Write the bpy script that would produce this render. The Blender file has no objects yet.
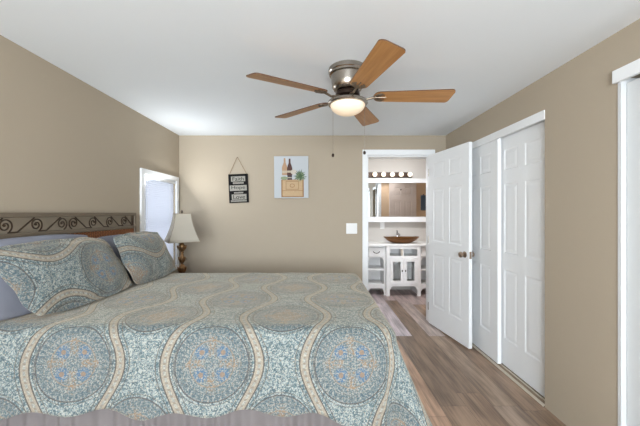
import bpy, bmesh, math, random
from mathutils import Vector, Matrix, noise
random.seed(7)
PI = math.pi
S = bpy.context.scene
COL = S.collection

# ------------------------------------------------------------------ camera
H = 1.33                                   # lens height
CEIL = 2.27
cam = bpy.data.cameras.new('camera'); co = bpy.data.objects.new('camera', cam); COL.objects.link(co)
co.location = (0, 0, H); co.rotation_euler = (PI/2, 0, 0)
cam.sensor_width = 36; cam.lens = 36*312/640; cam.shift_x = 3/640; cam.clip_start = .02
S.camera = co
# ------------------------------------------------------------------ world, lights, exposure
w = bpy.data.worlds.new('world'); S.world = w; w.use_nodes = True
bgn = w.node_tree.nodes['Background']
bgn.inputs[0].default_value = (.80, .88, 1.0, 1); bgn.inputs[1].default_value = .6

def area(name, loc, rot, sx, sy, power, color):
    l = bpy.data.lights.new(name, 'AREA'); l.shape = 'RECTANGLE'; l.size = sx; l.size_y = sy
    l.energy = power; l.color = color
    o = bpy.data.objects.new(name, l); COL.objects.link(o); o.location = loc; o.rotation_euler = rot
    return o
area('rear_fill', (-.35, -2.5, 1.42), (PI/2+.25, 0, 0), 2.1, 1.3, 128, (.86, .945, 1.03))  # added fill lamp behind the camera, tilted up to brighten the whole room
area('daylight_left_window', (-1.76, 3.33, 1.22), (0, -PI/2, 0), 1.0, .7, .7, (.88, .93, 1.0))
area('left_blind_ceiling_fill', (-1.605, 3.30, 1.57), (0, -PI/2-.62, -.15), .15, .55, 2.9, (.92, .96, 1.0))  # added lamp on the room side of the blind, aimed up to brighten the ceiling
area('bathroom_fill', (1.3, 4.15, 2.22), (.75, 0, 0), .9, .5, 14, (.92, .95, 1.0))  # added unseen lamp under the solid ceiling, tilted to brighten the vanity
S.view_settings.view_transform = 'Standard'; S.view_settings.look = 'None'
S.view_settings.gamma = 1; S.view_settings.use_curve_mapping = False
S.view_settings.exposure = 1.07

# ------------------------------------------------------------------ helpers
def lin(r, g, b):
    f = lambda c: (c/255)/12.92 if c/255 <= .04045 else ((c/255+.055)/1.055)**2.4
    return (f(r), f(g), f(b), 1)

def mat(name, rgb, rough=.5, metal=0, spec=.5, bump=0, bscale=60, vary=0, emit=None, estr=0, **kw):
    m = bpy.data.materials.new(name); m.use_nodes = True
    nt = m.node_tree; p = nt.nodes['Principled BSDF']
    c = lin(*rgb)
    p.inputs['Base Color'].default_value = c; p.inputs['Roughness'].default_value = rough
    p.inputs['Metallic'].default_value = metal; p.inputs['Specular IOR Level'].default_value = spec
    if emit: p.inputs['Emission Color'].default_value = lin(*emit); p.inputs['Emission Strength'].default_value = estr
    for k, v in kw.items(): p.inputs[k.replace('_', ' ')].default_value = v
    if bump or vary:
        tc = nt.nodes.new('ShaderNodeTexCoord'); n = nt.nodes.new('ShaderNodeTexNoise')
        n.inputs['Scale'].default_value = bscale; n.inputs['Detail'].default_value = 4
        nt.links.new(tc.outputs['Object'], n.inputs['Vector'])
        if bump:
            b = nt.nodes.new('ShaderNodeBump'); b.inputs['Strength'].default_value = bump; b.inputs['Distance'].default_value = .004
            nt.links.new(n.outputs['Fac'], b.inputs['Height']); nt.links.new(b.outputs[0], p.inputs['Normal'])
        if vary:
            mx = nt.nodes.new('ShaderNodeMix'); mx.data_type = 'RGBA'
            nt.links.new(n.outputs['Fac'], mx.inputs[0])
            mx.inputs[6].default_value = [x*(1-vary) for x in c[:3]]+[1]; mx.inputs[7].default_value = [min(1, x*(1+vary)) for x in c[:3]]+[1]
            nt.links.new(mx.outputs[2], p.inputs['Base Color'])
    return m

def quad(bm, *v): return bm.faces.new([bm.verts.new(x) for x in v])

def bx(bm, x0, x1, y0, y1, z0, z1, mi=0):
    v = [bm.verts.new((x, y, z)) for x in (x0, x1) for y in (y0, y1) for z in (z0, z1)]
    fs = []
    for a in ((0,1,3,2), (4,6,7,5), (0,4,5,1), (2,3,7,6), (0,2,6,4), (1,5,7,3)):
        f = bm.faces.new([v[i] for i in a]); f.material_index = mi; fs.append(f)
    return v

def bbox(x0, x1, y0, y1, z0, z1, bev=0, seg=2):
    bm = bmesh.new(); bx(bm, x0, x1, y0, y1, z0, z1)
    if bev: bmesh.ops.bevel(bm, geom=bm.edges[:], offset=bev, segments=seg, affect='EDGES', profile=.5)
    return bm

def lathe(prof, n=32, bm=None, cx=0, cy=0, zb=0, sy=1):
    bm = bm or bmesh.new(); rings = []
    for r, z in prof:
        if r < 1e-5: rings.append([bm.verts.new((cx, cy, zb+z))])
        else: rings.append([bm.verts.new((cx+r*math.cos(2*PI*i/n), cy+sy*r*math.sin(2*PI*i/n), zb+z)) for i in range(n)])
    for a, b in zip(rings, rings[1:]):
        for i in range(n):
            j = (i+1) % n
            if len(a) == 1 and len(b) == 1: continue
            if len(a) == 1: bm.faces.new([a[0], b[j], b[i]])
            elif len(b) == 1: bm.faces.new([a[i], a[j], b[0]])
            else: bm.faces.new([a[i], a[j], b[j], b[i]])
    bmesh.ops.recalc_face_normals(bm, faces=bm.faces[:])
    return bm

def tube(pts, r, bm=None, n=8, closed=False):
    bm = bm or bmesh.new(); pts = [Vector(p) for p in pts]; rings = []
    up = Vector((0, 0, 1))
    N = len(pts); prev = None
    for i, p in enumerate(pts):
        t = (pts[min(i+1, N-1)]-pts[max(i-1, 0)]).normalized()
        if prev is None:
            a = t.cross(up)
            if a.length < .1: a = t.cross(Vector((1, 0, 0)))
        else: a = prev - t*prev.dot(t)
        a.normalize(); prev = a; b = t.cross(a)
        rr = r[i] if isinstance(r, (list, tuple)) else r
        rings.append([bm.verts.new(p+rr*(math.cos(2*PI*k/n)*a+math.sin(2*PI*k/n)*b)) for k in range(n)])
    for A, B in zip(rings, rings[1:]):
        for k in range(n): bm.faces.new([A[k], A[(k+1) % n], B[(k+1) % n], B[k]])
    bm.faces.new(rings[0][::-1]); bm.faces.new(rings[-1])
    return bm

def prism(poly, z0, z1, bm=None, mi=0):
    """polygon in XY extruded in Z"""
    bm = bm or bmesh.new()
    a = [bm.verts.new((x, y, z0)) for x, y in poly]; b = [bm.verts.new((x, y, z1)) for x, y in poly]
    fs = [bm.faces.new(a[::-1]), bm.faces.new(b)]
    for i in range(len(a)):
        j = (i+1) % len(a); fs.append(bm.faces.new([a[i], a[j], b[j], b[i]]))
    for f in fs: f.material_index = mi
    return bm

def obj(name, bm, m, parent=None, smooth=False, loc=None, rz=0):
    bmesh.ops.recalc_face_normals(bm, faces=bm.faces[:]) if not smooth == 'keep' else None
    me = bpy.data.meshes.new(name); bm.to_mesh(me); bm.free()
    for mm in (m if isinstance(m, (list, tuple)) else [m]): me.materials.append(mm)
    if smooth:
        for p in me.polygons: p.use_smooth = True
        if smooth != 'keep' and smooth != 'all':
            me.set_sharp_from_angle(angle=math.radians(38))
    o = bpy.data.objects.new(name, me); COL.objects.link(o)
    if parent: o.parent = parent
    if loc is not None: o.location = loc
    if rz: o.rotation_euler = (0, 0, rz)
    return o

def tag(o, label, cat, group=None):
    o['label'] = label; o['category'] = cat
    if group: o['group'] = group
    return o

def thing(name, label, cat, loc=(0, 0, 0), rz=0, group=None):
    o = bpy.data.objects.new(name, None); COL.objects.link(o); o.empty_display_size = .05
    o.location = loc; o.rotation_euler = (0, 0, rz)
    return tag(o, label, cat, group)

def struct(name, bm, m, loc=None, rz=0, label=None, smooth=False):
    o = obj(name, bm, m, None, smooth, loc, rz); o['kind'] = 'structure'
    if label: o['label'] = label
    return o

class E:
    """little expression builder for shader maths"""
    def __init__(s, nt, v): s.nt = nt; s.v = v
    def _op(s, op, o=None, o2=None):
        n = s.nt.nodes.new('ShaderNodeMath'); n.operation = op
        for i, x in enumerate((s, o, o2)):
            if x is None: continue
            if isinstance(x, E): s.nt.links.new(x.v, n.inputs[i])
            else: n.inputs[i].default_value = x
        return E(s.nt, n.outputs[0])
    def __add__(s, o): return s._op('ADD', o)
    def __radd__(s, o): return s._op('ADD', o)
    def __sub__(s, o): return s._op('SUBTRACT', o)
    def __mul__(s, o): return s._op('MULTIPLY', o)
    def __rmul__(s, o): return s._op('MULTIPLY', o)
    def __truediv__(s, o): return s._op('DIVIDE', o)
    def floor(s): return s._op('FLOOR')
    def abs(s): return s._op('ABSOLUTE')
    def sin(s): return s._op('SINE')
    def cos(s): return s._op('COSINE')
    def sqrt(s): return s._op('SQRT')
    def min(s, o): return s._op('MINIMUM', o)
    def max(s, o): return s._op('MAXIMUM', o)
    def mod2(s): return s._op('FLOORED_MODULO', 2.0)
    def atan2(s, o): return s._op('ARCTAN2', o)
    def gt(s, o): return s._op('GREATER_THAN', o)
    def lt(s, o): return s._op('LESS_THAN', o)
    def band(s, c, h): return s._op('COMPARE', c, h)
    def ss(s, a, b):
        n = s.nt.nodes.new('ShaderNodeMapRange'); n.interpolation_type = 'SMOOTHSTEP'
        s.nt.links.new(s.v, n.inputs[0]); n.inputs[1].default_value = a; n.inputs[2].default_value = b
        return E(s.nt, n.outputs[0])

def mixc(nt, f, a, b):
    n = nt.nodes.new('ShaderNodeMix'); n.data_type = 'RGBA'
    if isinstance(f, E): nt.links.new(f.v, n.inputs[0])
    else: n.inputs[0].default_value = f
    for i, x in ((6, a), (7, b)):
        if isinstance(x, tuple): n.inputs[i].default_value = x
        else: nt.links.new(x, n.inputs[i])
    return n.outputs[2]

# ------------------------------------------------------------------ materials
M = {}
M['wall'] = mat('tan_wall_paint', (174, 161, 142), .75, spec=.25, bump=.08, bscale=140)
M['ceil'] = mat('white_ceiling_paint', (238, 243, 246), .9, spec=.1, bump=.08, bscale=120)
M['white'] = mat('white_satin_paint', (238, 239, 239), .42, spec=.4)
M['dimmed_white'] = mat('dimmed_white_door_paint', (208, 210, 210), .45, spec=.35)  # white paint darkened to offset strong light on the near closet door and jamb
M['whitetrim'] = mat('white_trim_paint', (238, 239, 239), .4, spec=.4)
M['cream'] = mat('cream_plastic_track', (214, 204, 188), .45)
M['bathwall'] = mat('cream_bathroom_paint', (197, 192, 185), .7, spec=.25)
M['bathtan'] = mat('warm_tan_bathroom_paint', (222, 190, 158), .7, spec=.25)
M['bathdoor'] = mat('greige_door_paint', (216, 198, 186), .5)
M['nickel'] = mat('brushed_nickel', (164, 156, 146), .27, 1, bump=.05, bscale=200)
M['dark'] = mat('dark_bronze', (58, 46, 38), .4, .8)
M['knob'] = mat('aged_bronze_knob', (158, 138, 120), .34, .85)
M['bladeiron'] = mat('antique_nickel', (128, 114, 98), .4, .9)
M['iron'] = mat('brown_iron', (116, 104, 88), .5, .3)
M['scroll'] = mat('dark_brown_iron', (70, 55, 42), .45, .6)
M['grey'] = mat('grey_cotton', (132, 134, 144), .9, spec=.15, bump=.15, bscale=400)
M['skirt'] = mat('pale_grey_cotton', (116, 110, 109), .9, spec=.15, bump=.1, bscale=300)
M['mattress'] = mat('white_ticking', (225, 222, 216), .9)
M['shade'] = mat('cream_lamp_shade', (206, 199, 186), .85, spec=.15, bump=.06, bscale=500)
M['shadetrim'] = mat('beige_shade_piping', (170, 155, 135), .8)
M['gold'] = mat('antique_gold_bronze', (138, 106, 72), .35, .75, vary=.45, bscale=70, bump=.5)
M['wood_dark'] = mat('dark_walnut', (84, 56, 38), .45, vary=.25, bscale=14)
M['black'] = mat('black_board', (20, 18, 18), .7, spec=.15)
M['letterbox'] = mat('aged_white_paint', (150, 146, 136), .7, vary=.1, bscale=90)
M['twine'] = mat('jute_twine', (130, 104, 74), .9)
M['plate'] = mat('white_switch_plastic', (232, 231, 228), .35)
M['glass'] = None
M['chrome'] = mat('chrome', (205, 205, 208), .12, 1)
M['copper'] = mat('brown_copper_sink', (116, 76, 38), .36, .4, vary=.3, bscale=30, bump=.3)
M['towel'] = mat('slate_blue_towel', (96, 106, 118), .95, bump=.4, bscale=300)
M['cab'] = mat('white_cabinet_paint', (242, 241, 239), .4)
M['cabin'] = mat('pale_cabinet_back', (196, 190, 186), .6)
M['counter'] = mat('white_solid_counter', (244, 243, 240), .25)
M['bulb'] = mat('lit_globe_bulb', (255, 244, 230), .3, emit=(255, 232, 200), estr=.62)
M['bowl'] = mat('lit_frosted_bowl', (236, 224, 204), .35, emit=(255, 214, 166), estr=.17)
M['slat'] = mat('white_blind_slat', (228, 230, 238), .5)
M['canvas'] = mat('pale_canvas', (186, 190, 193), .85, bump=.1, bscale=400)
M['canvasedge'] = mat('tan_canvas_edge', (170, 150, 118), .85)
def glassmat():
    m = bpy.data.materials.new('window_glass'); m.use_nodes = True; nt = m.node_tree
    p = nt.nodes['Principled BSDF']; p.inputs['Transmission Weight'].default_value = 1; p.inputs['Roughness'].default_value = 0
    p.inputs['IOR'].default_value = 1.03; p.inputs['Base Color'].default_value = (.97, .98, .98, 1)
    return m
M['glass'] = glassmat()
def mirrormat():
    return mat('silvered_mirror', (228, 230, 230), .015, 1)
M['mirror'] = mirrormat()
def translucent_slats():
    m = M['slat']; nt = m.node_tree; p = nt.nodes['Principled BSDF']
    t = nt.nodes.new('ShaderNodeBsdfTranslucent'); t.inputs[0].default_value = (.85, .88, .97, 1)
    a = nt.nodes.new('ShaderNodeMixShader'); a.inputs[0].default_value = .5
    nt.links.new(p.outputs[0], a.inputs[1]); nt.links.new(t.outputs[0], a.inputs[2])
    nt.links.new(a.outputs[0], nt.nodes['Material Output'].inputs[0])
translucent_slats()
def translucent_shade():
    m = M['shade']; nt = m.node_tree; p = nt.nodes['Principled BSDF']
    t = nt.nodes.new('ShaderNodeBsdfTranslucent'); t.inputs[0].default_value = (.85, .80, .70, 1)
    a = nt.nodes.new('ShaderNodeMixShader'); a.inputs[0].default_value = .4
    nt.links.new(p.outputs[0], a.inputs[1]); nt.links.new(t.outputs[0], a.inputs[2])
    nt.links.new(a.outputs[0], nt.nodes['Material Output'].inputs[0])
translucent_shade()

def woodmat(name, c1, c2, rough=.4, sx=4, sy=60, spec=.4):
    m = bpy.data.materials.new(name); m.use_nodes = True; nt = m.node_tree; p = nt.nodes['Principled BSDF']
    tc = nt.nodes.new('ShaderNodeTexCoord'); mp = nt.nodes.new('ShaderNodeMapping'); mp.inputs[3].default_value = (sx, sy, sy)
    n = nt.nodes.new('ShaderNodeTexNoise'); n.inputs['Scale'].default_value = 1; n.inputs['Detail'].default_value = 5
    nt.links.new(tc.outputs['Object'], mp.inputs[0]); nt.links.new(mp.outputs[0], n.inputs['Vector'])
    f = E(nt, n.outputs['Fac']).ss(.3, .7)
    nt.links.new(mixc(nt, f, lin(*c1), lin(*c2)), p.inputs['Base Color'])
    p.inputs['Roughness'].default_value = rough; p.inputs['Specular IOR Level'].default_value = spec
    return m
M['blade'] = woodmat('light_oak_blade', (166, 116, 66), (186, 136, 82), .38)
M['bladeedge'] = mat('dark_blade_edge', (92, 62, 40), .5)

def wicker():
    m = bpy.data.materials.new('brown_wicker'); m.use_nodes = True; nt = m.node_tree; p = nt.nodes['Principled BSDF']
    tc = nt.nodes.new('ShaderNodeTexCoord'); sp = nt.nodes.new('ShaderNodeSeparateXYZ'); nt.links.new(tc.outputs['Object'], sp.inputs[0])
    y, z = E(nt, sp.outputs[1]), E(nt, sp.outputs[2])
    par = (y*55.0).floor().mod2()
    a = ((z*95.0 + par*.5)*(2*PI)).sin()*.5+.5
    b = ((y*55.0)*PI).sin().abs()
    h = a*b
    nt.links.new(mixc(nt, h.ss(.05, .7), lin(92, 50, 26), lin(186, 116, 62)), p.inputs['Base Color'])
    bu = nt.nodes.new('ShaderNodeBump'); bu.inputs['Strength'].default_value = .8; bu.inputs['Distance'].default_value = .004
    nt.links.new(h.v, bu.inputs['Height']); nt.links.new(bu.outputs[0], p.inputs['Normal']); p.inputs['Roughness'].default_value = .5
    return m
M['wicker'] = wicker()

def floormat():
    m = bpy.data.materials.new('vinyl_plank'); m.use_nodes = True; nt = m.node_tree; p = nt.nodes['Principled BSDF']
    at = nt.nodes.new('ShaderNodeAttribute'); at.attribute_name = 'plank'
    tc = nt.nodes.new('ShaderNodeTexCoord')
    def nz(sx, sy, d, off):
        mp = nt.nodes.new('ShaderNodeMapping'); mp.inputs[3].default_value = (sx, sy, 1)
        ad = nt.nodes.new('ShaderNodeVectorMath'); ad.operation = 'MULTIPLY_ADD'
        nt.links.new(at.outputs['Vector'], ad.inputs[0]); ad.inputs[1].default_value = (37*off, 91, 0)
        nt.links.new(tc.outputs['Object'], mp.inputs[0]); nt.links.new(mp.outputs[0], ad.inputs[2])
        n = nt.nodes.new('ShaderNodeTexNoise'); n.inputs['Scale'].default_value = 1; n.inputs['Detail'].default_value = d
        nt.links.new(ad.outputs[0], n.inputs['Vector']); return E(nt, n.outputs['Fac'])
    g1 = nz(13, 2.2, 5, 1).ss(.34, .66); g2 = nz(70, 2.5, 5, 2).ss(.3, .7)
    f = g1*.6+g2*.4
    mu = nt.nodes.new('ShaderNodeMix'); mu.data_type = 'RGBA'; mu.blend_type = 'MULTIPLY'; mu.inputs[0].default_value = 1
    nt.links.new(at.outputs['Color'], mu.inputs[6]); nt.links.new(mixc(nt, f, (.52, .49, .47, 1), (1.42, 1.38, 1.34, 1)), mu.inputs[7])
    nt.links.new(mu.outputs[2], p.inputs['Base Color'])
    p.inputs['Roughness'].default_value = .36; p.inputs['Specular IOR Level'].default_value = .45
    bu = nt.nodes.new('ShaderNodeBump'); bu.inputs['Strength'].default_value = .12; bu.inputs['Distance'].default_value = .002
    nt.links.new(g2.v, bu.inputs['Height']); nt.links.new(bu.outputs[0], p.inputs['Normal'])
    return m
M['floor'] = floormat()

def quilt(name, s0, t0, rot=False):
    """ogee trellis with round medallions, printed in the cloth's own unrolled coordinates (metres)"""
    m = bpy.data.materials.new(name); m.use_nodes = True; nt = m.node_tree; p = nt.nodes['Principled BSDF']
    uv = nt.nodes.new('ShaderNodeUVMap'); uv.uv_map = 'UVMap'
    sp = nt.nodes.new('ShaderNodeSeparateXYZ'); nt.links.new(uv.outputs[0], sp.inputs[0])
    s, t = E(nt, sp.outputs[0])-s0, E(nt, sp.outputs[1])-t0
    if rot: s, t = t, s
    PX, PY = .62, .60
    def tex(kind, scale, out, detail=2, dist=0):
        n = nt.nodes.new(kind); n.inputs['Scale'].default_value = scale
        if kind == 'ShaderNodeTexNoise': n.inputs['Detail'].default_value = detail; n.inputs['Distortion'].default_value = dist
        nt.links.new(uv.outputs[0], n.inputs['Vector']); return E(nt, n.outputs[out])
    def cell(ds, dt):
        a = s/PX+ds+.5; b = t/PY+dt+.5
        a = (a-a.floor()-.5)*PX; b = (b-b.floor()-.5)*PY
        return a, b, (a*a+b*b).sqrt()
    a1, b1, r1 = cell(0, 0); a2, b2, r2 = cell(.5, .5)
    pick = r1.lt(r2); r = r1.min(r2)
    th = b1.atan2(a1)*pick + b2.atan2(a2)*(1-pick if False else (pick*-1.0+1.0))
    # trellis band
    npick = pick*-1.0+1.0
    am, bmm = (a1*pick+a2*npick), (b1*pick+b2*npick)
    q = s/(PX/2); mm = q.floor(); sg = mm.mod2()*-2.0+1.0
    ad = ((q-mm-.5)*(PX/2) - sg*.055*(t*(2*PI/PY)).cos()).abs()
    n1 = tex('ShaderNodeTexNoise', 76, 'Fac', 1, .8); n2 = tex('ShaderNodeTexNoise', 150, 'Fac', 1, .5)
    n3 = tex('ShaderNodeTexNoise', 30, 'Fac', 2); v1 = tex('ShaderNodeTexVoronoi', 75, 'Distance'); n5 = tex('ShaderNodeTexNoise', 52, 'Fac', 1, 1.2)
    squig = ((n1-.5).abs()).ss(.07, .035); fine = n2.ss(.44, .56); vine = ((n5-.5).abs()).ss(.06, .03)
    cream, teal, deep, blue, tan, brown, rust, grey = lin(170, 169, 158), lin(76, 100, 106), lin(54, 76, 86), lin(66, 102, 134), lin(164, 142, 116), lin(88, 80, 72), lin(146, 114, 82), lin(120, 128, 126)
    base = mixc(nt, fine*.5, cream, lin(128, 148, 154))
    c = mixc(nt, squig*.85, base, teal)
    c = mixc(nt, vine*.75, c, deep)
    c = mixc(nt, v1.ss(.24, .12)*n3.ss(.52, .42)*.6, c, rust)
    # medallion: fine speckle, four blue flowers, rust sprigs between them
    med = mixc(nt, fine, lin(150, 149, 140), lin(86, 102, 108))
    med = mixc(nt, squig*.55, med, lin(80, 96, 102))
    med = mixc(nt, v1.ss(.30, .16)*.5, med, lin(124, 104, 84))
    fx = (am.abs()-.047); fy = (bmm.abs()-.047); fr = (fx*fx+fy*fy).sqrt()
    med = mixc(nt, fr.ss(.036, .022)*n2.ss(.40, .52)*pick*.7, med, blue)
    med = mixc(nt, fr.ss(.013, .009)*pick*.7, med, rust)
    sprig = (am.abs().min(bmm.abs())).ss(.024, .010)*r.ss(.125, .105)*r.ss(.03, .04)*n2.ss(.44, .54)
    med = mixc(nt, sprig*n1.ss(.40, .56)*.8, med, rust)
    med = mixc(nt, r.ss(.085, .06)*npick*n2.ss(.44, .54)*.65, med, rust)
    pet = (th*36.0).cos()
    med = mixc(nt, r.band(.143, .011)*pet.ss(-.2, .4)*.45, med, deep)
    c = mixc(nt, r.lt(.163), c, med)
    c = mixc(nt, r.band(.163, .0030)*.7, c, lin(70, 62, 58))
    c = mixc(nt, r.band(.176, .0022)*.5, c, brown)
    c = mixc(nt, r.band(.098, .0030)*.4, c, rust)
    c = mixc(nt, r.band(.128, .0015)*.35, c, brown)
    # two tan stripes with a dotted line between, edged in brown
    bcol = mixc(nt, fine*.5, tan, lin(128, 122, 112))
    dots = ((t*(2*PI/.026)).cos()).ss(.2, .7)
    c = mixc(nt, ad.lt(.018)*.45, c, lin(172, 166, 152))
    c = mixc(nt, ad.band(.0115, .0055)*(n2.ss(.3, .6)*.4+.35), c, bcol)
    c = mixc(nt, ad.band(0.0, .0055)*dots*.85, c, lin(128, 118, 104))
    c = mixc(nt, ad.band(.020, .0030)*.9, c, lin(82, 74, 66))
    c = mixc(nt, ad.band(.033, .0030)*dots*.45, c, deep)
    c = mixc(nt, ad.band(.041, .0022)*.7, c, brown)
    c = mixc(nt, .14, c, (.02, .025, .028, 1))
    nt.links.new(c, p.inputs['Base Color'])
    p.inputs['Roughness'].default_value = .85; p.inputs['Specular IOR Level'].default_value = .2
    p.inputs['Sheen Weight'].default_value = .42; p.inputs['Sheen Roughness'].default_value = .45; p.inputs['Sheen Tint'].default_value = (1, .88, .70, 1)
    bu = nt.nodes.new('ShaderNodeBump'); bu.inputs['Strength'].default_value = .55; bu.inputs['Distance'].default_value = .006
    hq = tex('ShaderNodeTexVoronoi', 34, 'Distance')*.6+n3*.7
    nt.links.new(hq.v, bu.inputs['Height']); nt.links.new(bu.outputs[0], p.inputs['Normal'])
    return m
M['quilt'] = quilt('medallion_quilt_print', .153, 1.275)
M['sham'] = quilt('medallion_sham_print', .16, -.02, True)
M['sham2'] = quilt('medallion_far_sham_print', .02, .18, True)

# ------------------------------------------------------------------ room shell
XL, XR, YB, YF = -1.67, 1.56, 3.78, -2.6
BYB, BXL, BXR = 5.43, .55, 2.75            # bathroom
T = .1
DX0, DX1, DZ = .60, 1.375, 2.045           # doorway opening
C0, C1 = 2.135, 3.38                       # closet opening along the right wall
K0, K1 = .45, 1.614                        # second closet
# floor: one mesh of plank quads
bm = bmesh.new(); pal = [(150, 126, 106), (138, 117, 99), (157, 136, 117), (146, 127, 110), (160, 136, 114), (132, 112, 96), (152, 133, 117)]
cl = bm.loops.layers.float_color.new('plank')
rng = random.Random(11)
x = .85-.18*15
while x < 2.9:
    y = -2.7 - rng.random()*1.1; 
    k = round((x-.85)/.18)
    if k in (0, 2): y = 3.37-1.22*5
    while y < 5.6:
        y1 = min(y+1.22, 5.6); y0 = max(y, -2.75)
        if y1 > y0:
            c = pal[rng.randrange(len(pal))]
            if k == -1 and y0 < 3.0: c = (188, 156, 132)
            if k == 0 and 3.3 < y0 < 3.5: c = (202, 192, 198)  # reflected bathroom light put into this plank's pale colour
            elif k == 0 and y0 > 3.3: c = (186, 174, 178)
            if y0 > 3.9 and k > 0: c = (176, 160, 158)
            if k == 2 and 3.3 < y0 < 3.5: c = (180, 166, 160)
            gq = .0012
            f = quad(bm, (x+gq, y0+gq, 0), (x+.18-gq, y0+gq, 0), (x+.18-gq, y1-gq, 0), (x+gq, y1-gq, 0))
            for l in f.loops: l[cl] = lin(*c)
        y += 1.22
    x += .18
f = quad(bm, (-1.9, -2.8, -.003), (3, -2.8, -.003), (3, 5.7, -.003), (-1.9, 5.7, -.003))
for l in f.loops: l[cl] = lin(92, 74, 64)
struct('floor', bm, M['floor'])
struct('ceiling', bbox(XL-.3, 3, YF-.3, BYB+.3, CEIL, CEIL+.1), M['ceil'])
# back wall with doorway
bm = bmesh.new()
bx(bm, XL-.12, DX0, YB, YB+T, 0, CEIL); bx(bm, DX1, XR+.9, YB, YB+T, 0, CEIL); bx(bm, DX0, DX1, YB, YB+T, DZ, CEIL)
struct('wall_back', bm, M['wall'])
# left wall with window opening
W0, W1, WZ0, WZ1 = 2.985, 3.685, .72, 1.71
bm = bmesh.new()
bx(bm, XL-.12, XL, YF-.1, W0, 0, CEIL); bx(bm, XL-.12, XL, W1, YB, 0, CEIL); bx(bm, XL-.12, XL, W0, W1, 0, WZ0); bx(bm, XL-.12, XL, W0, W1, WZ1, CEIL)
struct('wall_left', bm, M['wall'])
# right wall with two closet openings
CZ = 2.0
bm = bmesh.new()
bx(bm, XR, XR+.12, YF-.1, K0, 0, CEIL); bx(bm, XR, XR+.12, K1, C0, 0, CEIL); bx(bm, XR, XR+.12, C1, YB, 0, CEIL)
bx(bm, XR, XR+.12, K0, K1, CZ+.02, CEIL); bx(bm, XR, XR+.12, C0, C1, CZ, CEIL)
struct('wall_right', bm, M['wall'])
bm = bmesh.new()
bx(bm, XR+.75, XR+.85, YF-.1, YB, 0, CEIL); bx(bm, XR+.12, XR+.75, K1+.2, C0-.2, 0, CEIL); bx(bm, XR+.12, XR+.75, YF-.1, K0-.1, 0, CEIL)
struct('wall_closet', bm, M['wall'])
# rear wall; its wide window is added, unseen, to go with the fill lamp
bm = bmesh.new(); RX0, RX1, RZ0, RZ1 = -1.4, 1.2, .7, 2.12
bx(bm, XL-.12, RX0, YF-.1, YF, 0, CEIL); bx(bm, RX1, XR+.12, YF-.1, YF, 0, CEIL); bx(bm, RX0, RX1, YF-.1, YF, 0, RZ0); bx(bm, RX0, RX1, YF-.1, YF, RZ1, CEIL)
struct('wall_rear', bm, M['wall'])
# bathroom walls
bm = bmesh.new()
bx(bm, BXL-.1, BXR+.1, BYB, BYB+T, 0, CEIL); bx(bm, BXL-.1, BXL, YB+T+.001, BYB, 0, CEIL)
struct('wall_bathroom', bm, M['bathwall'])
bm = bmesh.new()
bx(bm, BXR, BXR+.1, YB+T+.001, BYB, 0, CEIL)
bx(bm, DX1+.02, BXR, YB+T+.0005, YB+T+.012, 0, CEIL); bx(bm, DX0-.02, DX1+.02, YB+T+.0005, YB+T+.012, DZ+.02, CEIL)
struct('wall_bathroom_inner', bm, M['bathtan'])

# door casing and jamb
bm = bmesh.new(); cw = .05; cy = YB-.016
for y0, y1 in ((cy, YB+.001), (YB+T+.011, YB+T+.028)):
    bx(bm, DX0-cw, DX0+.006, y0, y1, 0, DZ+cw); bx(bm, DX1-.006, DX1+cw, y0, y1, 0, DZ+cw); bx(bm, DX0+.006, DX1-.006, y0, y1, DZ-.006, DZ+cw)
bx(bm, DX0, DX0+.016, YB, YB+T+.012, 0, DZ); bx(bm, DX1-.016, DX1, YB, YB+T+.012, 0, DZ); bx(bm, DX0+.016, DX1-.016, YB+.0015, YB+T+.0105, DZ-.016, DZ)
bx(bm, DX0+.016, DX0+.028, YB+.04, YB+.075, 0, DZ-.016); bx(bm, DX0, DX1, YB+.04, YB+.075, DZ-.028, DZ-.016)
struct('trim_1', bm, M['whitetrim'], label='white doorway casing and jamb')

# six-panel doors
def six_panel(wd, ht, th=.035, stile=.105, mull=.085):
    bm = bmesh.new()
    sc = ht/2.0
    pw = (wd-2*stile-mull)/2
    xs = [(stile, stile+pw), (stile+pw+mull, wd-stile)]
    zs = [(.235*sc, .84*sc), (.985*sc, 1.59*sc), (1.71*sc, 1.89*sc)]
    xc = [0, xs[0][0], xs[0][1], xs[1][0], xs[1][1], wd]; zc = [0]+[v for z in zs for v in z]+[ht]
    for side in (0, 1):
        def P(x, z, d): return (x, d if side == 0 else th-d, z)
        for i in range(5):
            for j in range(7):
                a, b, c, d = xc[i], xc[i+1], zc[j], zc[j+1]
                if i in (1, 3) and j in (1, 3, 5):
                    rings = [(0, 0), (.008, .0042), (.018, .0046), (.042, .001)]
                    for (i0, d0), (i1, d1) in zip(rings, rings[1:]):
                        A = [(a+i0, c+i0), (b-i0, c+i0), (b-i0, d-i0), (a+i0, d-i0)]; B = [(a+i1, c+i1), (b-i1, c+i1), (b-i1, d-i1), (a+i1, d-i1)]
                        for k in range(4):
                            l = (k+1) % 4
                            quad(bm, P(*A[k], d0), P(*A[l], d0), P(*B[l], d1), P(*B[k], d1))
                    i1, d1 = rings[-1]
                    quad(bm, P(a+i1, c+i1, d1), P(b-i1, c+i1, d1), P(b-i1, d-i1, d1), P(a+i1, d-i1, d1))
                else: quad(bm, P(a, c, 0), P(b, c, 0), P(b, d, 0), P(a, d, 0))
    for (x0, x1, z0, z1) in ((0, wd, 0, 0), (0, wd, ht, ht)): quad(bm, (x0, 0, z0), (x1, 0, z0), (x1, th, z0), (x0, th, z0))
    for x in (0, wd): quad(bm, (x, 0, 0), (x, th, 0), (x, th, ht), (x, 0, ht))
    bmesh.ops.remove_doubles(bm, verts=bm.verts[:], dist=1e-5)
    return bm
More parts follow.
